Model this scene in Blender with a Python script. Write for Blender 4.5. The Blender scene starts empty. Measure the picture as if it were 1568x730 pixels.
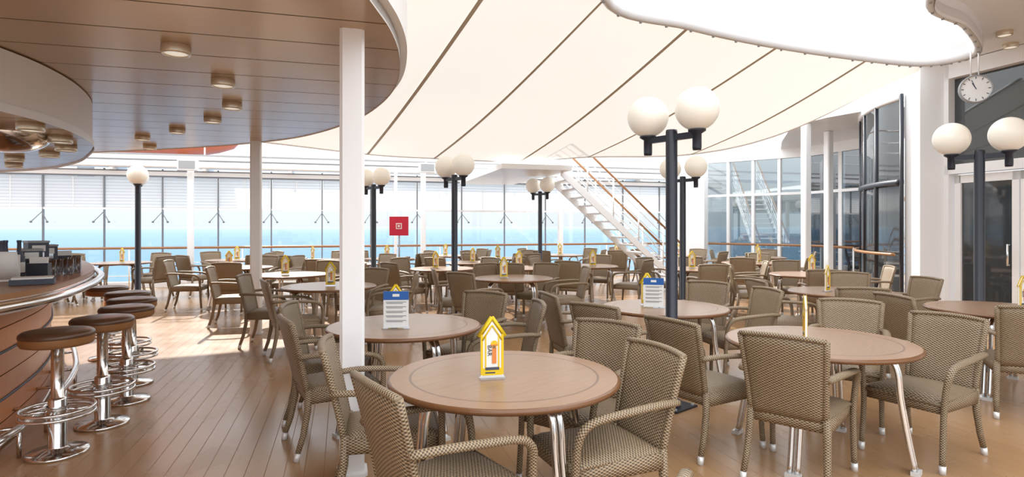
import bpy, math, random
from mathutils import Vector, Matrix
random.seed(4)
sc = bpy.context.scene
sc.view_settings.view_transform = 'Standard'
sc.view_settings.exposure = 0.18
T = Vector((0.961, 0.276, 0)); L = Vector((-0.276, 0.961, 0))   # ship transverse / longitudinal

# ------------------------------------------------------------------ materials
def newmat(name):
    m = bpy.data.materials.new(name); m.use_nodes = True
    nt = m.node_tree
    b = nt.nodes.get('Principled BSDF')
    return m, nt, b
def P(name, col, rough=.5, metal=0., emis=0., spec=None, coat=0.):
    m, nt, b = newmat(name)
    b.inputs['Base Color'].default_value = (*col, 1)
    b.inputs['Roughness'].default_value = rough
    b.inputs['Metallic'].default_value = metal
    if emis:
        b.inputs['Emission Color'].default_value = (*col, 1)
        b.inputs['Emission Strength'].default_value = emis
    if spec is not None: b.inputs['Specular IOR Level'].default_value = spec
    if coat: b.inputs['Coat Weight'].default_value = coat
    # faint procedural variation so no surface is perfectly flat
    n = nt.nodes.new('ShaderNodeTexNoise'); n.inputs['Scale'].default_value = 6
    mp = nt.nodes.new('ShaderNodeMapRange'); mp.inputs[3].default_value = max(0, rough-.04); mp.inputs[4].default_value = min(1, rough+.04)
    nt.links.new(n.outputs['Fac'], mp.inputs[0]); nt.links.new(mp.outputs[0], b.inputs['Roughness'])
    return m
def M(nt, op, a, b=None, c=None):
    n = nt.nodes.new('ShaderNodeMath'); n.operation = op
    for i, x in enumerate((a, b, c)):
        if x is None: continue
        if isinstance(x, (int, float)): n.inputs[i].default_value = x
        else: nt.links.new(x, n.inputs[i])
    return n.outputs[0]
def DOT(nt, v, d):
    n = nt.nodes.new('ShaderNodeVectorMath'); n.operation = 'DOT_PRODUCT'
    nt.links.new(v, n.inputs[0]); n.inputs[1].default_value = tuple(d); return n.outputs['Value']
def MIX(nt, f, a, b):
    n = nt.nodes.new('ShaderNodeMix'); n.data_type = 'RGBA'
    for i, x in ((0, f), (6, a), (7, b)):
        if isinstance(x, (int, float)): n.inputs[i].default_value = x
        elif isinstance(x, tuple): n.inputs[i].default_value = (*x, 1)
        else: nt.links.new(x, n.inputs[i])
    return n.outputs[2]
def OBJC(nt):
    return nt.nodes.new('ShaderNodeTexCoord').outputs['Object']
def BUMP(nt, b, h, strength, dist):
    n = nt.nodes.new('ShaderNodeBump'); n.inputs['Strength'].default_value = strength; n.inputs['Distance'].default_value = dist
    nt.links.new(h, n.inputs['Height']); nt.links.new(n.outputs[0], b.inputs['Normal'])
def NOISE(nt, vec, scale, detail=3, stretch=None):
    n = nt.nodes.new('ShaderNodeTexNoise'); n.inputs['Scale'].default_value = scale; n.inputs['Detail'].default_value = detail
    if stretch is not None:
        mp = nt.nodes.new('ShaderNodeMapping'); mp.inputs['Rotation'].default_value = (0, 0, stretch[0]); mp.inputs['Scale'].default_value = stretch[1]
        nt.links.new(vec, mp.inputs[0]); vec = mp.outputs[0]
    nt.links.new(vec, n.inputs['Vector']); return n.outputs['Fac']
def planks(name, axis, width, c1, c2, groove, rough, metal=0., gw=.03, var=1., rot=0., bump=.3, nz=.6, rv=.14, spec=.5):
    m, nt, b = newmat(name); o = OBJC(nt)
    s = M(nt, 'DIVIDE', DOT(nt, o, axis), width)
    fl = M(nt, 'FLOOR', s); fr = M(nt, 'FRACT', s)
    wn = nt.nodes.new('ShaderNodeTexWhiteNoise'); wn.noise_dimensions = '1D'; nt.links.new(fl, wn.inputs['W'])
    no = NOISE(nt, o, 3, 4, (rot, (14, .8, 1)))
    k = M(nt, 'ADD', M(nt, 'MULTIPLY', wn.outputs['Value'], .5*var), M(nt, 'MULTIPLY', no, nz))
    g = M(nt, 'LESS_THAN', fr, gw)
    col = MIX(nt, g, MIX(nt, k, c1, c2), groove)
    nt.links.new(col, b.inputs['Base Color'])
    b.inputs['Metallic'].default_value = metal
    r = M(nt, 'ADD', rough-.05, M(nt, 'MULTIPLY', NOISE(nt, o, 2.2), rv))
    r = M(nt, 'ADD', r, M(nt, 'MULTIPLY', g, .5)); nt.links.new(r, b.inputs['Roughness'])
    nt.links.new(M(nt, 'MULTIPLY', M(nt, 'SUBTRACT', 1., g), spec), b.inputs['Specular IOR Level'])
    if metal: nt.links.new(M(nt, 'MULTIPLY', M(nt, 'SUBTRACT', 1., g), metal), b.inputs['Metallic'])
    BUMP(nt, b, M(nt, 'SUBTRACT', 1., g), bump, .004)
    return m
a_l = math.atan2(L.y, L.x)
m_floor = planks('floor_planks', T, .115, (.41, .24, .118), (.345, .195, .09), (.25, .14, .066), .24, gw=.03, rot=-(a_l-math.pi/2), bump=.05, var=.8, nz=.4)
m_ceil = planks('ceiling_boards', L, .50, (.54, .39, .255), (.50, .36, .235), (.12, .085, .055), .26, metal=.22, gw=.026, rot=math.pi/2-math.atan2(T.y, T.x), bump=.2, nz=.1, rv=.04, spec=.4)
m_bar = planks('bar_front_wood', (0, 0, 1), .16, (.66, .26, .095), (.52, .19, .065), (.13, .05, .022), .28, gw=.05, rot=0, bump=.4)
m_white = P('painted_white_metal', (.90, .90, .90), .35)
m_ring = P('ring_light_grey_paint', (.74, .74, .74), .35)
m_whitewarm = P('warm_white_panel', (.86, .83, .78), .4)
m_black = P('black_lamp_metal', (.018, .022, .035), .35)
m_chrome = P('brushed_chrome', (.78, .78, .78), .14, 1.)
m_alu = P('light_foot_cap', (.75, .75, .74), .4, .3)
m_globe = P('opal_globe', (.90, .85, .75), .25, emis=.10)
m_wood = P('handrail_wood', (.36, .17, .07), .3)
m_darkwood = P('table_edge_wood', (.17, .075, .03), .28)
m_seatleather = P('brown_leather', (.10, .047, .025), .32)
m_seatband = P('tan_leather_band', (.28, .13, .05), .35)
m_yel = P('card_yellow', (.80, .55, .01), .5)
m_cardw = P('card_white', (.85, .85, .83), .5)
m_blue = P('card_blue', (.02, .12, .42), .5)
m_dark = P('print_dark', (.06, .07, .10), .5)
m_org = P('print_orange', (.75, .25, .06), .5)
m_red = P('sign_red', (.62, .02, .05), .4)
m_boat = P('lifeboat_orange', (.85, .16, .04), .4)
m_brass = P('downlight_rim', (.72, .62, .46), .3, .5)
m_lens = P('downlight_lens', (.85, .82, .72), .4, emis=.5)
m_seam = P('canopy_seam', (.58, .52, .42), .6)
m_grey = P('grey_metal', (.35, .36, .37), .45)
m_frame = P('window_frame_dark', (.20, .21, .23), .4)

def glassmat(name, tint, refl, trans):
    m, nt, b = newmat(name)
    out = nt.nodes['Material Output']
    tr = nt.nodes.new('ShaderNodeBsdfTransparent'); tr.inputs[0].default_value = (*tint, 1)
    gl = nt.nodes.new('ShaderNodeBsdfGlossy'); gl.inputs['Roughness'].default_value = .02; gl.inputs[0].default_value = (.95, .97, 1, 1)
    fr = nt.nodes.new('ShaderNodeFresnel'); fr.inputs[0].default_value = 1.5
    f = M(nt, 'ADD', M(nt, 'MULTIPLY', fr.outputs[0], .8), refl)
    mx = nt.nodes.new('ShaderNodeMixShader'); nt.links.new(f, mx.inputs[0]); nt.links.new(tr.outputs[0], mx.inputs[1]); nt.links.new(gl.outputs[0], mx.inputs[2])
    nt.links.new(mx.outputs[0], out.inputs[0]); return m
m_glass = glassmat('window_glass', (.97, .985, 1), 0., 1)
m_glassb = glassmat('tinted_glass', (.52, .58, .60), .18, 1)
m_acryl = glassmat('acrylic', (.95, .97, 1), .02, 1)
m_dglass = P('dark_room_glass', (.045, .052, .058), .04, spec=1.0)

def wicker():
    m, nt, b = newmat('woven_wicker')
    uv = nt.nodes.new('ShaderNodeTexCoord').outputs['UV']
    sp = nt.nodes.new('ShaderNodeSeparateXYZ'); nt.links.new(uv, sp.inputs[0])
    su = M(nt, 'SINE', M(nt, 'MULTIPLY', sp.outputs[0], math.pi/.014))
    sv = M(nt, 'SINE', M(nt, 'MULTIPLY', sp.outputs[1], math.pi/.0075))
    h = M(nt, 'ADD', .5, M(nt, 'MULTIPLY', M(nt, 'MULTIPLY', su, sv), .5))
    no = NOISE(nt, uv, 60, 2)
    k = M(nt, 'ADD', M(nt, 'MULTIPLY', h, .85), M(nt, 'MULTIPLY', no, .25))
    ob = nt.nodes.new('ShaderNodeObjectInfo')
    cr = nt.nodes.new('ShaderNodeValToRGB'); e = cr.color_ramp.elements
    e[0].position = .20; e[0].color = (.05, .033, .019, 1); e[1].position = .85; e[1].color = (.43, .315, .195, 1)  # dark end paints cavity shade into the weave hollows
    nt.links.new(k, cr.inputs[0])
    hs = nt.nodes.new('ShaderNodeHueSaturation'); nt.links.new(cr.outputs[0], hs.inputs['Color'])
    nt.links.new(M(nt, 'ADD', .88, M(nt, 'MULTIPLY', ob.outputs['Random'], .2)), hs.inputs['Value'])
    nt.links.new(hs.outputs[0], b.inputs['Base Color'])
    b.inputs['Roughness'].default_value = .42
    BUMP(nt, b, h, .8, .004)
    return m
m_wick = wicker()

def tabletop():
    m, nt, b = newmat('table_top_wood'); o = OBJC(nt)
    sp = nt.nodes.new('ShaderNodeSeparateXYZ'); nt.links.new(o, sp.inputs[0])
    r = M(nt, 'SQRT', M(nt, 'ADD', M(nt, 'POWER', sp.outputs[0], 2.), M(nt, 'POWER', sp.outputs[1], 2.)))
    no = NOISE(nt, o, 5, 5, (.5, (18, 1.5, 1)))
    col = MIX(nt, no, (.40, .25, .155), (.26, .155, .09))
    ring = M(nt, 'COMPARE', r, .475, .006)
    rim = M(nt, 'GREATER_THAN', r, .478)
    lines = M(nt, 'LESS_THAN', M(nt, 'FRACT', M(nt, 'DIVIDE', M(nt, 'ADD', sp.outputs[0], M(nt, 'MULTIPLY', sp.outputs[1], .4)), .095)), .03)
    col = MIX(nt, M(nt, 'MULTIPLY', lines, .35), col, (.12, .06, .03))
    col = MIX(nt, M(nt, 'MULTIPLY', rim, .35), col, (.33, .17, .09))
    col = MIX(nt, M(nt, 'MULTIPLY', ring, .7), col, (.10, .045, .02))
    nt.links.new(col, b.inputs['Base Color']); b.inputs['Roughness'].default_value = .28
    return m
m_top = tabletop()

def canopy_mat():
    m, nt, b = newmat('canopy_fabric'); out = nt.nodes['Material Output']
    d = nt.nodes.new('ShaderNodeBsdfDiffuse'); t = nt.nodes.new('ShaderNodeBsdfTranslucent')
    no = NOISE(nt, OBJC(nt), .7)
    c = MIX(nt, no, (.87, .865, .835), (.855, .85, .81))
    nt.links.new(c, d.inputs[0]); nt.links.new(c, t.inputs[0])
    mx = nt.nodes.new('ShaderNodeMixShader'); mx.inputs[0].default_value = .20
    nt.links.new(d.outputs[0], mx.inputs[1]); nt.links.new(t.outputs[0], mx.inputs[2]); nt.links.new(mx.outputs[0], out.inputs[0]); return m
m_can = canopy_mat()

def shade_mat():
    m, nt, b = newmat('louvre_shade'); out = nt.nodes['Material Output']
    s = M(nt, 'FRACT', M(nt, 'DIVIDE', DOT(nt, OBJC(nt), (0, 0, 1)), .075))
    g = M(nt, 'LESS_THAN', s, .18)
    c = MIX(nt, g, (.95, .95, .94), (.72, .72, .72))
    d = nt.nodes.new('ShaderNodeBsdfDiffuse'); t = nt.nodes.new('ShaderNodeBsdfTranslucent')
    nt.links.new(c, d.inputs[0]); nt.links.new(c, t.inputs[0])
    mx = nt.nodes.new('ShaderNodeMixShader'); mx.inputs[0].default_value = .65
    nt.links.new(d.outputs[0], mx.inputs[1]); nt.links.new(t.outputs[0], mx.inputs[2]); nt.links.new(mx.outputs[0], out.inputs[0]); return m
m_shade = shade_mat()

def sea_mat():
    m, nt, b = newmat('sea_water'); o = OBJC(nt)
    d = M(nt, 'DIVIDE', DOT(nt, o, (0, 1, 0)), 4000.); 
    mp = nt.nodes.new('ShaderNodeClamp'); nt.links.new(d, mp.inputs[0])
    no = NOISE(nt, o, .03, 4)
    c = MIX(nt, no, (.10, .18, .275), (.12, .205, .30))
    c = MIX(nt, M(nt, 'POWER', mp.outputs[0], .65), c, (.25, .31, .35))  # distance haze painted into the water colour, paler further out
    nt.links.new(c, b.inputs['Base Color']); b.inputs['Roughness'].default_value = .8
    b.inputs['Specular IOR Level'].default_value = .0
    return m
m_sea = sea_mat()

# ------------------------------------------------------------------ mesh builder
class MB:
    def __init__(s): s.v = []; s.f = []; s.m = []; s.uv = []; s.sm = []; s.mats = []
    def mi(s, mat):
        if mat not in s.mats: s.mats.append(mat)
        return s.mats.index(mat)
    def add(s, vs, fs, mat, uvs=None, smooth=True):
        o = len(s.v); s.v += [Vector(p) for p in vs]; k = s.mi(mat)
        for i, f in enumerate(fs):
            s.f.append([o+j for j in f]); s.m.append(k); s.sm.append(smooth)
            if uvs: s.uv.append(uvs[i])
            else:
                ps = [Vector(vs[j]) for j in f]
                n = (ps[1]-ps[0]).cross(ps[2]-ps[0]); a = [abs(n.x), abs(n.y), abs(n.z)]; d = a.index(max(a))
                s.uv.append([((p.y, p.z), (p.x, p.z), (p.x, p.y))[d] for p in ps])
    def box(s, c, sz, mat, rz=0., ax=None):
        x, y, z = [q/2 for q in sz]; cs, sn = math.cos(rz), math.sin(rz)
        vs = []
        for a in (-x, x):
            for b in (-y, y):
                for d in (-z, z): vs.append((c[0]+a*cs-b*sn, c[1]+a*sn+b*cs, c[2]+d))
        s.add(vs, [(0, 1, 3, 2), (4, 6, 7, 5), (0, 4, 5, 1), (2, 3, 7, 6), (0, 2, 6, 4), (1, 5, 7, 3)], mat, smooth=False)
    def tube(s, pts, r, mat, n=8, closed=False, n0=None, smooth=True):
        pts = [Vector(p) for p in pts]; k = len(pts)
        def rr(i):
            q = r[i] if isinstance(r, list) else r
            return q if isinstance(q, tuple) else (q, q)
        tg = []
        for i in range(k):
            a = pts[(i-1) % k] if (closed or i > 0) else pts[i]; b = pts[(i+1) % k] if (closed or i < k-1) else pts[i]
            tg.append((b-a).normalized())
        nn = Vector(n0) if n0 else (Vector((0, 0, 1)) if abs(tg[0].z) < .9 else Vector((0, 1, 0)))
        vs = []; ln = 0; lens = []
        for i in range(k):
            nn = (nn-tg[i]*nn.dot(tg[i])).normalized(); bb = tg[i].cross(nn); a, b = rr(i)
            if i: ln += (pts[i]-pts[i-1]).length
            lens.append(ln)
            for j in range(n):
                t = 2*math.pi*j/n; vs.append(pts[i]+nn*(b*math.cos(t))+bb*(a*math.sin(t)))
        fs = []; uv = []; per = 2*math.pi*max(rr(0))
        for i in range(k if closed else k-1):
            i2 = (i+1) % k; l2 = lens[i2] if i2 else ln+.05
            for j in range(n):
                j2 = (j+1) % n
                fs.append((i*n+j, i*n+j2, i2*n+j2, i2*n+j)); u0, u1 = per*j/n, per*(j+1)/n
                uv.append([(u0, lens[i]), (u1, lens[i]), (u1, l2), (u0, l2)])
        if not closed:
            fs.append(tuple(range(n-1, -1, -1))); uv.append([(0, 0)]*n)
            fs.append(tuple((k-1)*n+j for j in range(n))); uv.append([(0, 0)]*n)
        s.add(vs, fs, mat, uv, smooth)
    def lathe(s, prof, mat, c=(0, 0, 0), n=32, smooth=True):
        vs = []; fs = []
        for (r, z) in prof:
            for j in range(n):
                t = 2*math.pi*j/n; vs.append((c[0]+r*math.cos(t), c[1]+r*math.sin(t), c[2]+z))
        for i in range(len(prof)-1):
            for j in range(n):
                j2 = (j+1) % n; fs.append((i*n+j, i*n+j2, (i+1)*n+j2, (i+1)*n+j))
        s.add(vs, fs, mat, None, smooth)
    def panel(s, fn, nu, nv, th, W, H, mat, smooth=True):
        g = [[Vector(fn(i/nu, j/nv)) for i in range(nu+1)] for j in range(nv+1)]
        def nrm(i, j):
            a = g[j][min(i+1, nu)]-g[j][max(i-1, 0)]; b = g[min(j+1, nv)][i]-g[max(j-1, 0)][i]; return a.cross(b).normalized()
        vs = []
        for sg in (1, -1):
            for j in range(nv+1):
                for i in range(nu+1):
                    e = .35 if (i in (0, nu) or j in (0, nv)) else 1.
                    vs.append(g[j][i]+nrm(i, j)*(th/2*sg*e))
        q = (nu+1)*(nv+1); fs = []; uv = []
        def id(i, j, k): return k*q+j*(nu+1)+i
        for j in range(nv):
            for i in range(nu):
                c = [(i, j), (i+1, j), (i+1, j+1), (i, j+1)]; u = [(a/nu*W, b/nv*H) for a, b in c]
                fs.append([id(a, b, 0) for a, b in c]); uv.append(u)
                fs.append([id(a, b, 1) for a, b in c][::-1]); uv.append(u[::-1])
        for i in range(nu):
            for j, fl in ((0, 0), (nv, 1)):
                f = [id(i, j, 0), id(i, j, 1), id(i+1, j, 1), id(i+1, j, 0)]
                fs.append(f[::-1] if fl else f); uv.append([(i/nu*W, 0), (i/nu*W, .02), ((i+1)/nu*W, .02), ((i+1)/nu*W, 0)])
        for j in range(nv):
            for i, fl in ((0, 1), (nu, 0)):
                f = [id(i, j, 0), id(i, j, 1), id(i, j+1, 1), id(i, j+1, 0)]
                fs.append(f[::-1] if fl else f); uv.append([(0, j/nv*H), (.02, j/nv*H), (.02, (j+1)/nv*H), (0, (j+1)/nv*H)])
        s.add(vs, fs, mat, uv, smooth)
    def prism(s, poly, z0, z1, mat, mside=None):
        n = len(poly)
        s.add([(p[0], p[1], z0) for p in poly]+[(p[0], p[1], z1) for p in poly],
              [tuple(range(n-1, -1, -1)), tuple(range(n, 2*n))], mat, smooth=False)
        s.add([(p[0], p[1], z0) for p in poly]+[(p[0], p[1], z1) for p in poly],
              [(i, (i+1) % n, n+(i+1) % n, n+i) for i in range(n)], mside or mat, smooth=False)
    def ribbon(s, path, z0, z1, mat):
        n = len(path)
        vs = [(p[0], p[1], z0) for p in path]+[(p[0], p[1], z1) for p in path]
        s.add(vs, [(i, i+1, n+i+1, n+i) for i in range(n-1)], mat, smooth=True)
    def mesh(s, name):
        me = bpy.data.meshes.new(name); me.from_pydata([tuple(v) for v in s.v], [], s.f)
        for m in s.mats: me.materials.append(m)
        me.polygons.foreach_set('material_index', s.m); me.polygons.foreach_set('use_smooth', s.sm)
        ul = me.uv_layers.new(name='UVMap'); flat = []
        for u in s.uv:
            for a in u: flat += [a[0], a[1]]
        ul.data.foreach_set('uv', flat); me.update(); return me
    def obj(s, name, loc=(0, 0, 0), rz=0.): return place(s.mesh(name), name, loc, rz)
def place(me, name, loc=(0, 0, 0), rz=0., parent=None):
    o = bpy.data.objects.new(name, me); o.location = loc; o.rotation_euler = (0, 0, rz)
    sc.collection.objects.link(o)
    if parent: o.parent = parent
    return o
def spline(pts, k=8):
    pts = [Vector(p) for p in pts]; P_ = [2*pts[0]-pts[1]]+pts+[2*pts[-1]-pts[-2]]; out = []
    for i in range(1, len(P_)-2):
        a, b, c, d = P_[i-1:i+3]
        for j in range(k):
            t = j/k; out.append(.5*((2*b)+(c-a)*t+(2*a-5*b+4*c-d)*t*t+(3*b-a-3*c+d)*t**3))
    out.append(pts[-1]); return out
def offset(path, d):
    out = []
    for i, p in enumerate(path):
        a = path[max(i-1, 0)]; b = path[min(i+1, len(path)-1)]; t = (b-a).normalized()
        out.append(Vector((p.x-t.y*d, p.y+t.x*d, p.z)))
    return out

# ------------------------------------------------------------------ chair
def chair_mesh():
    b = MB()
    def seat(u, v):
        w = .215+.02*v; x = (u*2-1)*w; y = -.24+.50*v
        return (x, y, .425+.012*(1-(2*u-1)**2)*(1-(2*v-1)**2)*1.5-(.02 if v == 1 else 0))
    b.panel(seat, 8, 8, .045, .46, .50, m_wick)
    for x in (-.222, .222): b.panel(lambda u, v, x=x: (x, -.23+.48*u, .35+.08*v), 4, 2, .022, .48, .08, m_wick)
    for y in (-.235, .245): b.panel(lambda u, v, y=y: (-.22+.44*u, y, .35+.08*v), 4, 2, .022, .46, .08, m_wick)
    def back(u, v):
        w = .203+.028*v**1.3; x = (u*2-1)*w; q = 1-(2*u-1)**2
        return (x, -.235-.085*v-.02*v*v-.028*q*math.sin(v*2.2), .40+.475*v+.012*q*v)
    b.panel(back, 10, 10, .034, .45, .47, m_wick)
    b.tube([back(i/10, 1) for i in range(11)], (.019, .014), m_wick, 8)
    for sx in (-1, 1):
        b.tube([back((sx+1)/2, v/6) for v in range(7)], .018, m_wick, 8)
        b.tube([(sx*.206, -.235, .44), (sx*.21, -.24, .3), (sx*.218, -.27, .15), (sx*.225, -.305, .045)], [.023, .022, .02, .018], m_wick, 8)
        b.tube([(sx*.225, -.304, .05), (sx*.227, -.312, .0)], .0195, m_alu, 10)
        arm = spline([(sx*.228, -.30, .66), (sx*.256, -.18, .667), (sx*.268, .0, .657), (sx*.268, .16, .64), (sx*.262, .232, .595), (sx*.248, .25, .50), (sx*.238, .252, .36), (sx*.238, .262, .2), (sx*.24, .275, .045)], 3)
        rs = []
        for i, p in enumerate(arm):
            t = i/(len(arm)-1); rs.append((.028, .017) if t < .38 else ((.023, .020) if t < .55 else (.0205-.003*t, .0205-.003*t)))
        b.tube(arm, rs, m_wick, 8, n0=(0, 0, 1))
        b.tube([(sx*.24, .274, .05), (sx*.241, .278, 0)], .0195, m_alu, 10)
    return b.mesh('dining_chair')
CH = chair_mesh()
CHAIRS = []
def chair(x, y, fx, fy):
    CHAIRS.append((x, y)); return place(CH, 'dining_chair', (x, y, 0), math.atan2(-fx, fy))

def table_mesh():
    b = MB()
    b.lathe([(.0005, .708), (.555, .708)], m_darkwood, n=64)
    b.lathe([(.555, .708), (.578, .712), (.588, .722), (.588, .730), (.582, .738), (.572, .741)], m_darkwood, n=64)
    b.lathe([(.572, .741), (.5, .7415), (.3, .7415), (.0005, .7415)], m_top, n=64)
    b.lathe([(.14, .69), (.14, .708)], m_grey, n=24)
    for k in range(4):
        a = k*math.pi/2
        for o in (-.021, .021):
            pts = spline([(.04, o, .695), (.30, o, .692), (.405, o, .675), (.445, o, .60), (.46, o, .45), (.50, o, .2), (.535, o, .02)], 4)
            R = Matrix.Rotation(a, 3, 'Z'); b.tube([R @ p for p in pts], .0165, m_chrome, 10)
        R = Matrix.Rotation(a, 3, 'Z')
        c = R @ Vector((.54, 0, 0)); b.box((c.x, c.y, .012), (.05, .085, .024), m_alu, a)
    return b.mesh('round_dining_table')
TB = table_mesh()
def table(x, y, deg=-50): return place(TB, 'round_dining_table', (x, y, 0), math.radians(deg))

def text_into(b, body, size, mat, fn):
    cu = bpy.data.curves.new('t', 'FONT'); cu.body = body; cu.size = size; cu.align_x = 'CENTER'; cu.align_y = 'CENTER'; cu.extrude = .0005
    o = bpy.data.objects.new('t', cu); sc.collection.objects.link(o); bpy.context.view_layer.update()
    me = o.to_mesh()
    b.add([fn(v.co) for v in me.vertices], [tuple(p.vertices) for p in me.polygons], mat, smooth=False)
    o.to_mesh_clear(); bpy.data.objects.remove(o); bpy.data.curves.remove(cu)

def card_mesh():
    b = MB(); w = .058; h = .22; t = .30
    def pent(w, h0, h, t, y0, y1, mat):
        pl = [(-w, h0), (w, h0), (w, h), (0, t), (-w, h)]
        vs = [(x, y0, z) for x, z in pl]+[(x, y1, z) for x, z in pl]
        b.add(vs, [(0, 1, 2, 3, 4), (9, 8, 7, 6, 5)]+[(i, i+5, (i+1) % 5+5, (i+1) % 5) for i in range(5)], mat, smooth=False)
    pent(w, .012, h, t, -.006, .006, m_cardw)
    for s in (-1, 1):
        y = s*.0075
        for x, ww in ((-.052, .012), (-.033, .007), (.033, .007), (.052, .012)): b.box((x, y, .02+.10), (ww, .002, .20), m_yel)
        for sx in (-1, 1):
            b.tube([(sx*.066, y, h-.012), (0, y, t+.004)], (.0015, .010), m_yel, 4, n0=(sx, 0, 1))
            b.tube([(sx*.05, y*1.1, h-.03), (0, y*1.1, t-.035)], (.0015, .004), m_yel, 4, n0=(sx, 0, 1))
        X = lambda v: -s*v
        b.box((0, y*1.1, .035), (.10, .002, .035), m_yel)
        ctr = (X(.010), y*1.1, .172)                      # little figure with sun hat
        vs = [(ctr[0]+.017*math.cos(k*math.pi/8), y*1.15, ctr[2]+.017*math.sin(k*math.pi/8)) for k in range(16)]
        b.add(vs, [tuple(range(16))], m_yel, smooth=False)
        b.box((X(.010), y*1.15, .115), (.022, .002, .08), m_org)
        b.box((X(.010), y*1.17, .158), (.014, .002, .016), m_seatband)
        b.box((X(.010), y*1.25, .167), (.036, .002, .006), m_org)
        b.box((0, y*1.2, .05), (.07, .002, .014), m_dark); b.box((X(-.01), y*1.2, .03), (.05, .002, .007), m_dark)
        text_into(b, 'BAR', .030, m_dark, lambda c, s=s: ((-.014+c.y)*(1 if s < 0 else -1), s*.0095, .14-c.x))
    b.box((0, 0, .006), (.125, .065, .008), m_acryl)
    return b.mesh('table_tent_card')
CD = card_mesh()
def card(x, y, deg=0, z=.7425): return place(CD, 'table_tent_card', (x, y, z), math.radians(deg))
def menu(x, y, deg):
    b = MB()
    b.box((0, 0, .14), (.185, .004, .27), m_cardw)
    for s in (-1, 1):
        b.box((0, s*.003, .243), (.185, .002, .064), m_blue); b.box((0, s*.0045, .245), (.05, .001, .02), m_cardw)
        for i in range(5):
            b.box((0, s*.003, .195-i*.034), (.15, .002, .003), m_dark); b.box((-.01, s*.003, .186-i*.034), (.12, .0015, .006), m_grey)
    b.box((0, 0, .004), (.2, .08, .008), m_acryl)
    b.obj('menu_card', (x, y, .7425), math.radians(deg))

LAMPS = []
def lamp(x, y, deg=-50, arms=(1, -1)):
    LAMPS.append((x, y))
    b = MB()
    b.box((0, 0, .008), (.30, .30, .016), m_black)
    b.lathe([(.075, .016), (.072, .05), (.05, .07), (.048, 2.28), (.045, 2.30), (.0005, 2.305)], m_black, n=24)
    for k in (0, 1, 2, 3):
        a = math.pi/4+k*math.pi/2; b.lathe([(.014, 0), (.014, .012), (.0005, .014)], m_grey, (.17*math.cos(a), .17*math.sin(a), .016), 8)
    for s in arms:
        e = s*.24
        b.box((e/2, 0, 2.235), (abs(e), .045, .05), m_black)
        b.lathe([(.0005, 2.11), (.033, 2.11), (.036, 2.13), (.036, 2.24), (.07, 2.262), (.07, 2.275), (.0005, 2.28)], m_black, (e, 0, 0), 20)
        b.lathe([(max(.0005, .175*math.sin(t*math.pi/20)), 2.44-.175*math.cos(t*math.pi/20)) for t in range(21)], m_globe, (e, 0, 0), 36)
    b.obj('globe_lamp_post', (x, y, 0), math.radians(deg))

def stool_mesh():
    b = MB()
    b.lathe([(.0005, 0), (.175, 0), (.18, .012), (.172, .022), (.08, .035), (.055, .045), (.052, .05), (.052, .36), (.045, .37), (.036, .375), (.036, .70), (.11, .71), (.11, .72)], m_chrome, n=40)
    b.lathe([(.0005, .715), (.17, .715), (.196, .722), (.205, .74), (.205, .775)], m_seatband, n=40)
    b.lathe([(.205, .775), (.209, .782), (.205, .80), (.19, .812), (.14, .82), (.0005, .822)], m_seatleather, n=40)
    for z, r in ((.30, .205), (.265, .205)):
        b.tube([(r*math.cos(2*math.pi*i/36), r*math.sin(2*math.pi*i/36), z) for i in range(36)], .011, m_chrome, 8, closed=True)
    for k in range(4):
        a = k*math.pi/2+.5; b.tube([(.05*math.cos(a), .05*math.sin(a), .283), (.205*math.cos(a), .205*math.sin(a), .283)], .010, m_chrome, 8)
    b.lathe([(.06, .25), (.062, .26), (.062, .31), (.06, .32)], m_chrome, n=24)
    return b.mesh('bar_stool')
ST = stool_mesh()

# ------------------------------------------------------------------ shell: floor, walls
b = MB()
W0 = Vector((0, 17, 0))
def wp(s, o=0., z=0.): q = W0+T*s-L*o; return (q.x, q.y, z)     # point on aft window wall
fl = [wp(-22, -.3)[:2], wp(-22, 24)[:2], (13, -4), (13, 14), wp(12, -.3)[:2]]
b.prism([(p[0], p[1]) for p in fl], -.2, 0, m_floor)
b.obj('floor')
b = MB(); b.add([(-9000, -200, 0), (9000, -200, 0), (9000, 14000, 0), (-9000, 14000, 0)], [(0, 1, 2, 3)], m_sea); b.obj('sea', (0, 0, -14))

# aft windscreen wall
ang = math.atan2(T.y, T.x)
b = MB()
s0, s1 = -20.23, 7.0
def wbox(bb, sa, sb, z0, z1, th, mat, o=0.):
    c = wp((sa+sb)/2, o, (z0+z1)/2); bb.box(c, (sb-sa, th, z1-z0), mat, ang)
wbox(b, s0, s1, 0, .14, .16, m_white)
wbox(b, s0, s1, 2.70, 2.74, .10, m_frame)
wbox(b, s0, s1, 2.74, 2.84, .10, m_white)
wbox(b, s0, s1, 2.84, 2.87, .10, m_frame)
wbox(b, s0, s1, 1.90, 1.95, .06, m_white)
s = s0
while s < s1:
    wbox(b, s-.015, s+.015, .1, 2.9, .06, m_frame)
    wbox(b, s+.60, s+.62, 1.9, 2.7, .04, m_white)
    for e in (-1, 1):
        p0 = Vector(wp(s, .06, 1.84)); p1 = Vector(wp(s+e*.16, .20, 1.60)); b.tube([p0, p1], .009, m_frame, 6)
        b.lathe([(.0005, -.025), (.025, -.015), (.03, 0), (.015, .025), (.0005, .03)], m_frame, tuple(p1), 8)
    s += 1.25
b.obj('wall_back')
b = MB(); wbox(b, s0, s1, .14, 1.92, .012, m_glass); b.obj('window_1')
b = MB()
s = s0
while s < s1-.5:
    wbox(b, s+.03, s+1.22, 1.945, 2.69, .02, m_shade, .0); s += 1.25
b.obj('window_shades')
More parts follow.
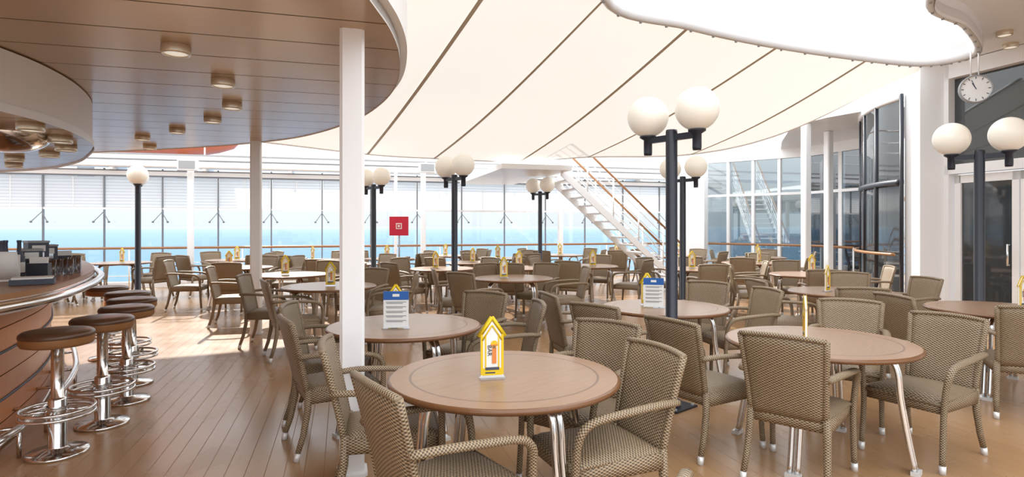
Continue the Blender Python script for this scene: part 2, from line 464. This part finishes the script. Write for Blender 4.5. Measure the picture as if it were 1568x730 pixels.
# handrail in front of glass
b = MB()
b.tube([wp(s0, .25, .97), wp(s1-.3, .25, .97)], .03, m_wood, 10)
s = s0+.6
while s < s1-.5:
    b.tube([wp(s, .25, 0), wp(s, .25, .95)], .018, m_white, 8); s += 2.5
for z in (.3, .6): b.tube([wp(s0, .25, z), wp(s1-.3, .25, z)], .01, m_white, 6)
b.obj('deck_railing')
# upper deck edge
b = MB()
wbox(b, s0, s1+3, 2.98, 3.22, 1.1, m_white, -.2)
wbox(b, s0, s1+3, 3.22, 3.25, 1.15, m_grey, -.2)
for s in range(-20, 8, 2): wbox(b, s-.04, s+.04, 2.86, 3.0, 1.0, m_white, -.2)
b.tube([wp(s0, .6, 2.93), wp(s1, .6, 2.93)], .05, m_white, 8)
b.tube([wp(s0, .9, 3.05), wp(s1, .9, 3.05)], .025, m_grey, 8)
for z in (3.6, 3.9, 4.25): b.tube([wp(s0, .2, z), wp(s1, .2, z)], .02, m_wood if z > 4 else m_white, 6)
for s in range(-20, 8, 2): b.tube([wp(s, .2, 3.2), wp(s, .2, 4.25)], .02, m_white, 6)
b.obj('upper_deck_edge')
# structural posts
POSTS = []
def post(x, y, w, h, name='support_post', rz=ang):
    POSTS.append((x, y))
    b = MB(); c = w*.12; q = w/2
    pl = [(-q+c, -q), (q-c, -q), (q, -q+c), (q, q-c), (q-c, q), (-q+c, q), (-q, q-c), (-q, -q+c)]
    b.prism(pl, 0, h, m_white); b.prism([(x_*1.25, y_*1.25) for x_, y_ in pl], 0, .02, m_white); b.obj(name, (x, y, 0), rz)
post(-.975, 3.58, .145, 2.68); post(-3.57, 8.2, .145, 2.68)
for px, d in ((292, 14.0), (648, 15.5), (858, 16.3), (606, 15.3)):
    post((px-784)/900*d, d, .13 if px != 606 else .08, 2.97)
# ------------------------------------------------------------------ bar ceiling
edge = spline([(-.9, -1, 0), (-.8, 1.5, 0), (-.74, 3.0, 0), (-.73, 3.6, 0), (-.80, 4.2, 0), (-.98, 4.95, 0), (-1.28, 5.7, 0), (-1.72, 6.5, 0), (-2.38, 7.35, 0), (-3.1, 8.0, 0), (-4.2, 8.6, 0), (-5.6, 9.1, 0), (-7.2, 9.5, 0), (-9.5, 9.9, 0), (-13, 10.2, 0)], 6)
b = MB()
b.prism([(p.x, p.y) for p in edge]+[(-13, -1)], 2.68, 2.78, m_ceil, m_whitewarm)
b.obj('ceiling')
b = MB(); b.ribbon(edge, 2.67, 3.0, m_whitewarm); o2 = offset(edge, -.05); b.ribbon(o2, 2.74, 3.04, m_white)
n = len(edge); b.add([(p.x, p.y, 2.74) for p in edge]+[(p.x, p.y, 2.74) for p in o2], [(i, i+1, n+i+1, n+i) for i in range(n-1)], m_white)
b.obj('trim_1')
sof = spline([(-3.30, -1, 0), (-3.3, 1.5, 0), (-3.33, 3.3, 0), (-3.36, 3.85, 0), (-3.42, 4.3, 0), (-3.62, 4.9, 0), (-4.0, 5.6, 0), (-4.55, 6.3, 0), (-5.3, 7.1, 0), (-6.4, 7.9, 0), (-8, 8.4, 0), (-11, 8.6, 0)], 6)
b = MB(); b.prism([(p.x, p.y) for p in sof]+[(-11, -1)], 2.27, 2.67, m_ceil, m_whitewarm); b.ribbon(offset(sof, -.015), 2.25, 2.31, m_white)
b.obj('ceiling_soffit')
dl = MB(); dl.lathe([(.0005, 0), (.070, 0)], m_lens, n=24); dl.lathe([(.070, 0), (.070, -.008), (.085, -.008), (.089, .0), (.089, .045), (.085, .05)], m_brass, n=24)
DL = dl.mesh('ceiling_downlight')
for x, y in ((-2.2, 3.85), (-2.33, 4.74), (-2.69, 5.65), (-3.26, 6.4), (-4.06, 7.13), (-4.84, 7.7), (-5.3, 8.6), (-2.1, 2.2)):
    place(DL, 'ceiling_downlight', (x, y, 2.63))
for x, y in ((-3.62, 4.42), (-3.88, 5.05), (-4.25, 5.6), (-4.8, 6.1), (-5.5, 6.5), (-6.1, 7.2), (-4.4, 5.1), (-5.0, 5.5)):
    place(DL, 'ceiling_downlight', (x, y, 2.22))
# mirror dome under the soffit
b = MB(); b.lathe([(max(.001, .30*math.cos(t)), -.15*math.sin(t)) for t in [i*math.pi/16 for i in range(9)]], m_chrome, n=32)
b.obj('security_mirror_dome', (-4.25, 4.95, 2.27))

# ------------------------------------------------------------------ bar counter
ce = spline([(-2.93, -1, 0), (-2.93, 1.5, 0), (-2.95, 2.8, 0), (-2.98, 3.4, 0), (-3.06, 3.85, 0), (-3.32, 4.45, 0), (-3.68, 5.13, 0), (-4.18, 5.87, 0), (-5.1, 6.95, 0), (-6.1, 7.75, 0), (-7.6, 8.3, 0)], 6)
b = MB()
inn = offset(ce, .62)
b.prism([(p.x, p.y) for p in ce]+[(p.x, p.y) for p in reversed(inn)], 1.045, 1.10, m_wood, m_wood)
b.ribbon(offset(ce, -.006), 1.035, 1.065, m_chrome)
u0 = offset(ce, .05); b.prism([(p.x, p.y) for p in u0]+[(p.x, p.y) for p in reversed(offset(ce, .5))], .97, 1.045, m_whitewarm)
fr = offset(ce, .33); b.prism([(p.x, p.y) for p in fr]+[(p.x, p.y) for p in reversed(inn)], 0, .97, m_bar)
for z in (.02, .32, .64, .95):
    b.tube([(p.x, p.y, z) for p in offset(ce, .325)], .010, m_dark if z > .1 else m_chrome, 6)
rl = offset(ce, -.055); b.tube([(p.x, p.y, 1.03) for p in rl], .028, m_chrome, 12)
ft = offset(ce, .14); b.tube([(p.x, p.y, .19) for p in ft], .026, m_chrome, 12)
for i in range(4, len(ce)-2, 5):
    b.tube([(rl[i].x, rl[i].y, 1.03), (u0[i].x, u0[i].y, 1.0)], .012, m_chrome, 6)
    b.tube([(ft[i].x, ft[i].y, .19), (fr[i].x, fr[i].y, .19)], .013, m_chrome, 6); b.tube([(ft[i].x, ft[i].y, .19), (ft[i].x, ft[i].y, 0)], .013, m_chrome, 6)
b.obj('bar_counter')
for i, (x, y) in enumerate(((-3.0, 3.88), (-3.10, 4.45), (-3.31, 5.05), (-3.62, 5.6), (-4.02, 6.15), (-4.6, 6.68))):
    place(ST, 'bar_stool', (x, y, 0), i*.4)
# things on the bar
def caddy(x, y, a):
    b = MB(); b.box((0, 0, .06), (.13, .09, .12), m_black); b.box((0, 0, .13), (.11, .03, .07), m_cardw); b.box((.02, .03, .125), (.05, .02, .06), m_cardw)
    b.box((0, 0, .004), (.15, .11, .008), m_grey); b.obj('napkin_caddy', (x, y, 1.10), a)
caddy(-3.58, 4.45, .4); caddy(-4.28, 5.62, .8); caddy(-3.45, 3.75, .1)
def dispenser(x, y, a, h=.30):
    b = MB(); b.box((0, 0, h/2), (.14, .16, h), m_dark); b.box((0, -.10, h*.62), (.05, .07, .04), m_chrome); b.lathe([(.0005, 0), (.012, 0), (.012, .05), (.0005, .05)], m_chrome, (0, -.12, h*.45), 10)
    b.box((0, -.09, .012), (.12, .12, .02), m_chrome); b.box((0, -.082, h*.82), (.09, .006, .05), m_cardw); b.box((0, 0, h+.008), (.15, .17, .016), m_grey)
    b.obj('drink_dispenser', (x, y, 1.10), a)
dispenser(-4.04, 4.99, .9, .26); dispenser(-4.16, 5.24, .9, .22); dispenser(-3.91, 4.77, .8, .20)
for x, y in ((-3.66, 4.66), (-3.70, 4.76), (-3.76, 4.92), (-3.64, 4.82), (-4.0, 5.40), (-3.82, 5.12), (-3.74, 5.04)):
    b = MB(); b.lathe([(.0005, 0), (.032, 0), (.035, .01), (.038, .13), (.034, .13), (.03, .012), (.0005, .01)], m_acryl, n=18); b.obj('drinking_glass', (x, y, 1.10))
for x, y in ((-3.80, 4.36), (-3.86, 4.46), (-3.84, 4.58), (-3.92, 4.55)):
    b = MB(); b.lathe([(.0005, 0), (.034, 0), (.036, .01), (.036, .16), (.015, .21), (.013, .27), (.016, .275), (.016, .29), (.0005, .29)], m_dark, n=18); b.lathe([(.0365, .04), (.0365, .12)], m_cardw, n=18); b.obj('liquor_bottle', (x, y, 1.10))
b = MB(); b.panel(lambda u, v: (-.08+.16*u, .05-.08*v, .01+.21*v), 2, 2, .008, 1, 1, m_cardw); b.box((0, .05, .10), (.16, .01, .19), m_cardw); b.box((0, .03, .15), (.10, .03, .03), m_org)
b.obj('bar_menu_stand', (-3.58, 4.14, 1.10), .5)
b = MB(); b.box((0, 0, .02), (.24, .17, .035), m_dark); b.box((0, 0, .045), (.22, .15, .012), m_cardw); b.obj('menu_book_stack', (-3.30, 4.05, 1.10), .6)

# ------------------------------------------------------------------ canopy
A_ = [(-4.0, 3.0, 4.1), (-1.2, 3.0, 4.1), (.72, 3.2, 4.06), (.92, 6.0, 3.8), (2.04, 6.76, 3.8), (3.4, 7.5, 3.8), (4.9, 8.1, 3.8), (5.45, 8.2, 3.8), (5.75, 8.25, 3.82)]
B_ = [(-7.4, 10.0, 3.2), (-5.0, 10.9, 3.1), (-2.95, 12.0, 2.97), (-1.63, 12.3, 2.92), (.15, 12.2, 2.84), (1.53, 11.9, 2.90), (3.4, 11.2, 2.87), (4.71, 10.2, 3.12), (5.78, 8.4, 3.76)]
As = spline(A_, 10); Bs = spline(B_, 10)
def can(i, v):
    p = As[i].lerp(Bs[i], v); sag = .10*math.sin(math.pi*v)
    return Vector((p.x, p.y, p.z-sag+.035*abs(math.sin(math.pi*(i % 10)/10))*math.sin(math.pi*v)))
b = MB(); nv = 20; n = len(As)
vs = [can(i, j/nv) for i in range(n) for j in range(nv+1)]
b.add(vs, [(i*(nv+1)+j, (i+1)*(nv+1)+j, (i+1)*(nv+1)+j+1, i*(nv+1)+j+1) for i in range(n-1) for j in range(nv)], m_can)
b.tube([p for p in Bs], .02, m_white, 8)
for k in (10, 20, 30, 40, 50, 60):
    vs = []
    for j in range(nv+1):
        p = can(k, j/nv); q = (can(min(k+1, n-1), j/nv)-can(k-1, j/nv)).normalized()*.026
        vs += [p-q-Vector((0, 0, .012)), p+q-Vector((0, 0, .012))]
    b.add(vs, [(2*j, 2*j+1, 2*j+3, 2*j+2) for j in range(nv)], m_seam)
b.obj('tensile_canopy')
# compression ring around the roof opening
ring = spline([(1.6, 1.2, 3.98), (.75, 3.2, 4.0), (.92, 6.0-.1, 3.83), (2.04, 6.70, 3.80), (3.4, 7.42, 3.80), (4.9, 8.0, 3.80), (5.7, 8.2, 3.80), (6.05, 7.95, 3.8), (5.95, 7.5, 3.80), (5.1, 6.62, 3.80), (4.2, 5.9, 3.82), (3.6, 4.0, 3.9), (3.4, 1.2, 3.98)], 8)
b = MB()
b.tube(ring, (.055, .08), m_ring, 10)
r2 = [p+Vector((0, 0, .28)) for p in offset(ring, -.05)]
n = len(ring); b.add([p for p in ring]+r2, [(i, i+1, n+i+1, n+i) for i in range(n-1)], m_ring)
for i in range(0, n, 2):
    b.lathe([(.0005, -.03), (.016, -.03), (.016, 0)], m_grey, tuple(ring[i]+Vector((0, 0, -.06))), 8)
b.obj('roof_ring_beam')

# ------------------------------------------------------------------ starboard ceiling, wall, doors
rr = [p for p in ring[8*7:]]
b = MB(); b.prism([(p.x, p.y) for p in rr]+[(13, 1.2), (13, 9), (7.6, 9.3), (6.2, 9.0)], 3.95, 4.05, m_white); b.obj('ceiling_side')
b = MB(); o1 = offset(rr, .04); n = len(rr); b.ribbon(o1, 3.72, 4.0, m_white)
b.obj('trim_2')
for x, y in ((6.2, 7.4), (6.7, 7.9), (6.0, 6.4), (6.9, 7.0), (5.4, 5.6)): place(DL, 'ceiling_downlight', (x, y, 3.9))
Wd = Vector((6.66, 9.0, 0)); angL = math.atan2(-L.y, -L.x)    # wall runs toward the camera from the pillar
def rw(s, o=0, z=0): q = Wd-L*s+T*o; return (q.x, q.y, z)
def rbox(bb, sa, sb, z0, z1, th, mat, o=0.): bb.box(rw((sa+sb)/2, o, (z0+z1)/2), (sb-sa, th, z1-z0), mat, angL)
b = MB()
rbox(b, 0, .10, 0, 3.94, .2, m_white); rbox(b, 0, 7, 2.28, 2.42, .2, m_white); rbox(b, 0, 7, 3.72, 3.94, .2, m_white)
rbox(b, 1.95, 2.3, 0, 2.4, .2, m_white); rbox(b, 2.3, 7, 0, 2.4, .16, m_white)
rbox(b, 2.3, 2.36, 2.4, 3.75, .14, m_white)
b.obj('wall_right')
b = MB(); rbox(b, .1, 7, 2.42, 3.72, .03, m_dglass, .04); b.obj('window_2')
for k in range(2):
    b = MB(); a = .14+k*.90; c = a+.88
    rbox(b, a, a+.09, .02, 2.26, .06, m_white); rbox(b, c-.09, c, .02, 2.26, .06, m_white)
    rbox(b, a, c, 2.14, 2.26, .06, m_white); rbox(b, a, c, .02, .20, .06, m_white)
    rbox(b, a+.08, c-.08, .18, 2.15, .02, m_dglass, .01)
    hx = c-.12 if k == 0 else a+.12
    b.tube([rw(hx, -.07, .95), rw(hx, -.07, 1.25)], .014, m_chrome, 8)
    for z in (.96, 1.24): b.tube([rw(hx, -.07, z), rw(hx, 0, z)], .01, m_chrome, 6)
    b.obj('door_%d' % (k+1))
b = MB(); b.box((6.45, 9.14, 2.02), (.44, .38, 4.04), m_white, -.05); b.box((6.45, 9.14, .05), (.48, .42, .1), m_white, -.05); b.obj('corner_pillar')
# curved glass bay
bay = spline([(6.20, 9.36, 0), (6.22, 9.9, 0), (6.36, 10.5, 0), (6.65, 11.2, 0), (7.15, 11.9, 0), (7.9, 12.4, 0)], 6)
b = MB()
b.ribbon(bay, .25, 3.5, m_dglass)
for z in (.12, 2.2, 3.56):
    b.tube([(p.x, p.y, z) for p in bay], (.05, .06), m_white if z != 2.2 else m_black, 6)
for i in (0, 8, 14, 19, 25, 30): b.tube([(bay[i].x-.01, bay[i].y-.02, .1), (bay[i].x-.01, bay[i].y-.02, 3.6)], .03, m_black, 6)
b.tube([(p.x-.18, p.y-.1, 1.05) for p in bay], .025, m_wood, 8); b.ribbon(bay, 0, .25, m_white)
b.obj('window_4')
# far starboard window wall
path = [(4.9, 18.2), (5.75, 17.5), (7.9, 15.7), (8.5, 13.6), (8.2, 12.4)]
b = MB()
def seg(bb, p, q, z0, z1, th, mat):
    p = Vector(p); q = Vector(q); d = q-p; bb.box(((p.x+q.x)/2, (p.y+q.y)/2, (z0+z1)/2), (d.length, th, z1-z0), mat, math.atan2(d.y, d.x))
seg(b, path[0], path[1], 0, 3.5, .3, m_white)
seg(b, (4.75, 17.0), (5.45, 16.5), 0, 3.5, .35, m_white)
for i in (1, 2, 3):
    p = Vector(path[i]); q = Vector(path[i+1])
    seg(b, p, q, 0, .2, .15, m_white); seg(b, p, q, 3.35, 3.6, .15, m_white); seg(b, p, q, 2.35, 2.42, .1, m_white)
    nn = 4 if i == 1 else 2
    for k in range(nn+1):
        c = p.lerp(q, k/nn); b.box((c.x, c.y, 1.75), (.09, .09, 3.4), m_white, .5)
b.obj('wall_starboard')
b = MB()
for i in (1, 2, 3): seg(b, path[i], path[i+1], .2, 3.35, .02, m_glassb)
b.obj('window_3')
b = MB(); b.tube([(5.6, 16.9, 1.0), (7.6, 15.2, 1.0), (7.9, 13.6, 1.0)], .03, m_wood, 8)
for q in ((5.6, 16.9), (6.6, 16.05), (7.6, 15.2), (7.9, 13.6)): b.tube([(*q, 0), (*q, 1)], .018, m_white, 6)
b.obj('side_railing')
post(6.0, 12.0, .15, 3.59); post(7.0, 13.0, .15, 3.59)
b = MB(); b.prism([(5.9, 12.4), (6.1, 11.4), (6.6, 10.4), (9.2, 10.2), (9.2, 14), (8.7, 16.0), (7.4, 16.2), (6.7, 14.6)], 3.6, 3.70, m_white); b.obj('roof_eave')
# stair flight added behind the starboard glass, standing in for reflected stairs
b = MB()
for k in range(14):
    b.box((9.3, 13.4+.24*k, .2*k+.2), (1.0, .27, .04), m_grey)
for x in (8.8, 9.8):
    p0 = Vector((x, 13.3, .05)); p1 = Vector((x, 16.7, 2.95))
    b.tube([p0, p1], (.02, .12), m_white, 4); b.tube([p0+Vector((0, 0, .95)), p1+Vector((0, 0, .95))], .03, m_wood, 8)
    b.tube([p0+Vector((0, 0, .5)), p1+Vector((0, 0, .5))], .015, m_white, 6)
    for k in range(5): q = p0.lerp(p1, k/4); b.tube([q, q+Vector((0, 0, .95))], .02, m_white, 6)
b.obj('reflection_staircase')
# clock
cl = MB(); R = .175
cl.lathe([(.0005, 0), (R-.012, 0)], m_cardw, n=40)
cl.lathe([(R-.012, 0), (R-.01, .02), (R, .02), (R+.004, 0), (R+.004, -.05), (.0005, -.06)], m_grey, n=40)
for h in range(12):
    a = h*math.pi/6; cl.box(((R-.035)*math.sin(a), (R-.035)*math.cos(a), .002), (.009, .028, .002), m_dark, -a)
cl.box((-.018, .035, .004), (.01, .09, .002), m_dark, math.radians(28)); cl.box((-.022, .052, .006), (.007, .13, .002), m_dark, math.radians(22))
ck = cl.obj('wall_clock', (5.92, 7.5, 3.25)); ck.rotation_euler = (math.radians(90), 0, math.radians(-25))
b = MB()
for dx in (-.05, .05): b.tube([(dx, 0, .16), (dx, 0, .72)], .009, m_white, 8)
cr = b.obj('hanger', (0, 0, 0)); cr.location = (5.92, 7.52, 3.25)
cr.parent = ck; cr.matrix_parent_inverse = (Matrix.Translation(ck.location) @ ck.rotation_euler.to_matrix().to_4x4()).inverted()

# ------------------------------------------------------------------ staircase
b = MB()
top = Vector((1.05, 12.6, 2.70)); run = .205; rise = .18; N = 15; wdt = .95
sl = T*run+Vector((0, 0, -rise))
for k in range(N):
    c = top+sl*k+L*(wdt/2)+T*run/2
    b.box((c.x, c.y, c.z-.02-rise*0), (run+.05, wdt, .035), m_white, ang)
for o in (0, wdt):
    p0 = top+L*o+Vector((0, 0, -.02)); p1 = p0+sl*(N-.3)
    d = Vector((0, 0, .10)); w = L*.02
    vs = [p0-d-w, p1-d*.6-w, p1+d-w, p0+d-w, p0-d+w, p1-d*.6+w, p1+d+w, p0+d+w]
    b.add(vs, [(0, 1, 2, 3), (7, 6, 5, 4), (0, 4, 5, 1), (3, 2, 6, 7), (1, 5, 6, 2), (0, 3, 7, 4)], m_white, smooth=False)
    up = Vector((0, 0, 1))
    b.tube([p0-sl*3+up*.98, p1+up*.98], .026, m_wood, 8)
    for h in (.22, .41, .60, .79): b.tube([p0-sl*3+up*h, p1+up*h], .011, m_white, 6)
    for k in range(-3, N+1, 3): q = p0+sl*min(k, N-.5); b.tube([q, q+up*.97], .018, m_white, 6)
c = top+L*1.7-T*.7; b.box((c.x, c.y, 2.70), (1.5, 4.4, .1), m_white, ang)
b.obj('staircase')

# lifeboat outside, sign, speakers
b = MB(); prof = []
for i in range(17):
    t = -1+i/8; w = math.sqrt(max(.0001, 1-abs(t)**3))
    prof.append(w)
vs = []; fs = []; n = 14
for i in range(17):
    x = (-1+i/8)*3.4
    for j in range(n):
        a = 2*math.pi*j/n; vs.append((x, 1.1*prof[i]*math.cos(a), .95*prof[i]*math.sin(a)*(1.0 if math.sin(a) > 0 else .8)))
for i in range(16):
    for j in range(n): fs.append((i*n+j, i*n+(j+1) % n, (i+1)*n+(j+1) % n, (i+1)*n+j))
b.add(vs, fs, m_boat); b.box((0, 0, .0), (6.6, 2.3, .10), m_white); b.box((.6, 0, 1.0), (1.2, .9, .4), m_boat); b.box((-1.0, 0, -1.0), (.3, .4, .8), m_grey); b.box((1.6, 0, -1.0), (.3, .4, .8), m_grey)
b.obj('lifeboat', (-11.6, 17.6, 4.35), ang)
b = MB(); b.box((0, 0, 1.50), (.42, .02, .42), m_red); b.box((0, -.012, 1.50), (.13, .004, .13), m_cardw); b.box((0, -.015, 1.50), (.09, .004, .09), m_red)
b.box((0, -.018, 1.50), (.045, .004, .045), m_cardw)
b.tube([(0, .03, 0), (0, .03, 1.7)], .018, m_grey, 8); b.lathe([(.0005, 0), (.18, 0), (.18, .015), (.0005, .025)], m_grey, n=20); b.obj('red_notice_sign', (-2.5, 13.0, 0))
for x, y, z in ((-7.55, 13.7, 2.92), (-2.2, 15.2, 3.0)):
    b = MB(); b.box((0, 0, 0), (.4, .25, .24), m_white); b.box((0, -.13, 0), (.34, .02, .18), m_grey); b.tube([(0, 0, .1), (0, .3, .2)], .02, m_grey, 6); b.obj('wall_speaker', (x, y, z), ang)

# ------------------------------------------------------------------ lamps
lamp(1.33, 4.9); lamp(4.93, 6.2, -46); lamp(-.9, 9.2, -50); lamp(.65, 13.6, -50); lamp(2.76, 9.5, -50)
lamp(-7.0, 11.0, 121); lamp(-2.66, 11.3, -40)

# ------------------------------------------------------------------ tables & chairs
table(-.04, 3.01, -57); card(-.10, 2.93, 12)
for c in ((-.26, 2.50, .82, .57), (-.66, 3.22, .97, .22), (.42, 2.90, -.92, -.38), (.40, 3.52, -.62, -.78)): chair(*c)
chair(.03, 1.49, -.82, .57)
table(2.04, 3.91, -42); card(1.93, 3.87, 70)
for c in ((1.74, 3.56, .66, .75), (1.34, 4.05, .86, .5), (2.72, 3.90, -.86, -.50), (2.62, 4.60, -.55, -.83)): chair(*c)
table(-.825, 4.53); menu(-.86, 4.36, 3); card(-.90, 4.55, 10)
for c in ((-1.42, 4.66, 1, .1), (-1.22, 4.10, .85, .5), (-.12, 4.72, -1, -.15), (-.42, 5.18, -.5, -.86)): chair(*c)
table(1.44, 5.55, -30); menu(1.32, 5.48, -12); card(1.30, 5.66, 10)
for c in ((.66, 5.45, .95, .25), (.88, 4.85, .7, .7), (2.18, 5.72, -1, -.2), (1.95, 6.2, -.6, -.8)): chair(*c)
table(3.85, 6.84); card(3.65, 6.8, 40)
for c in ((3.12, 6.75, 1, .1), (3.6, 6.15, .35, .94), (4.62, 7.0, -1, -.1), (4.3, 7.5, -.5, -.86)): chair(*c)
table(4.50, 5.42); card(4.65, 5.35, 20)
for c in ((4.12, 4.76, .45, .9), (3.75, 5.30, .98, .1), (5.1, 4.9, -.6, .7)): chair(*c)
table(.02, 8.66); card(-.12, 8.6, 20)
for c in ((-.48, 8.02, .6, .8), (-.80, 8.55, .98, .2), (.78, 8.8, -1, -.1), (.40, 9.38, -.5, -.86)): chair(*c)
table(-2.33, 7.5); card(-2.3, 7.45, 10)
for c in ((-2.50, 6.80, .85, .5), (-3.05, 7.45, 1, .1), (-1.6, 7.7, -1, -.1), (-2.1, 8.2, -.3, -.95)): chair(*c)
table(-3.5, 9.3); card(-3.55, 9.2, 20)
for c in ((-4.2, 8.9, .96, .25), (-2.8, 9.7, -.9, -.4), (-3.3, 10.05, -.2, -1)): chair(*c)
table(-5.05, 10.9); card(-5.2, 10.8, 0)
for c in ((-5.8, 10.55, .95, .2), (-4.3, 11.2, -.95, -.3), (-5.0, 11.68, 0, -1), (-4.8, 10.15, -.1, 1)): chair(*c)
far = [(-1.25, 10.6), (1.45, 11.3), (3.3, 10.5), (-2.9, 13.9), (-8.2, 12.3), (-.2, 14.0), (4.2, 14.9), (-.9, 12.4), (5.0, 12.3), (6.1, 14.4), (-9.9, 12.0), (-6.3, 13.3), (-1.7, 15.2), (-4.4, 13.3),
       (1.3, 15.6), (2.9, 15.9), (4.7, 9.3), (.2, 10.8), (-3.3, 11.9), (-9.0, 10.2)]
def stairzone(x, y):
    q = Vector((x, y, 0))-Vector((1.05, 12.6, 0)); return -.4 < q.dot(T) < 3.5 and -.45 < q.dot(L) < 1.4
for i, (x, y) in enumerate(far):
    table(x, y, random.uniform(0, 90)); card(x+random.uniform(-.15, .15), y+random.uniform(-.15, .1), random.uniform(-40, 40))
    a0 = math.radians(16+45+random.uniform(-15, 15))
    for k in range(4):
        for tr in range(5):
            a = a0+k*math.pi/2+random.uniform(-.15, .15)+(tr % 3-1)*.15*tr; r = random.uniform(.78, .88)
            cx, cy = x+r*math.cos(a), y+r*math.sin(a)
            ok = all((cx-u)**2+(cy-v)**2 > .34 for u, v in CHAIRS) and all((cx-u)**2+(cy-v)**2 > .16 for u, v in LAMPS+POSTS) and not stairzone(cx, cy)
            ok = ok and all((u, v) == (x, y) or (cx-u)**2+(cy-v)**2 > .65 for u, v in far+[(3.85, 6.84), (.02, 8.66), (-3.5, 9.3), (-5.05, 10.9)])
            ok = ok and (Vector((cx, cy, 0))-W0).dot(-L) > .65
            if ok: chair(cx, cy, -math.cos(a)+random.uniform(-.1, .1), -math.sin(a)); break

# ------------------------------------------------------------------ light
w = bpy.data.worlds.new('sky'); sc.world = w; w.use_nodes = True; nt = w.node_tree; bg = nt.nodes['Background']
tc = nt.nodes.new('ShaderNodeTexCoord'); sp = nt.nodes.new('ShaderNodeSeparateXYZ'); nt.links.new(tc.outputs['Generated'], sp.inputs[0])
cr = nt.nodes.new('ShaderNodeValToRGB'); e = cr.color_ramp.elements
e[0].position = 0; e[0].color = (.315, .34, .35, 1); e[1].position = .35; e[1].color = (.93, .96, 1, 1)
e.new(.05).color = (.36, .372, .376, 1); e.new(.12).color = (.50, .51, .515, 1)
nt.links.new(sp.outputs[2], cr.inputs[0]); nt.links.new(cr.outputs[0], bg.inputs[0]); bg.inputs[1].default_value = 2.65
sun = bpy.data.lights.new('sun', 'SUN'); sun.energy = 6; sun.angle = math.radians(1.2); sun.color = (1, .94, .85)
so = bpy.data.objects.new('sun', sun); sc.collection.objects.link(so)
so.rotation_euler = Vector((.33, -.76, -.60)).to_track_quat('-Z', 'Y').to_euler()

cam = bpy.data.cameras.new('camera'); co = bpy.data.objects.new('camera', cam); sc.collection.objects.link(co)
cam.sensor_width = 36; cam.lens = 36*900/1568; cam.shift_y = -19/1568; cam.clip_end = 30000; cam.clip_start = .05
co.location = (0, 0, 1.5); co.rotation_euler = (math.radians(90), 0, 0); sc.camera = co
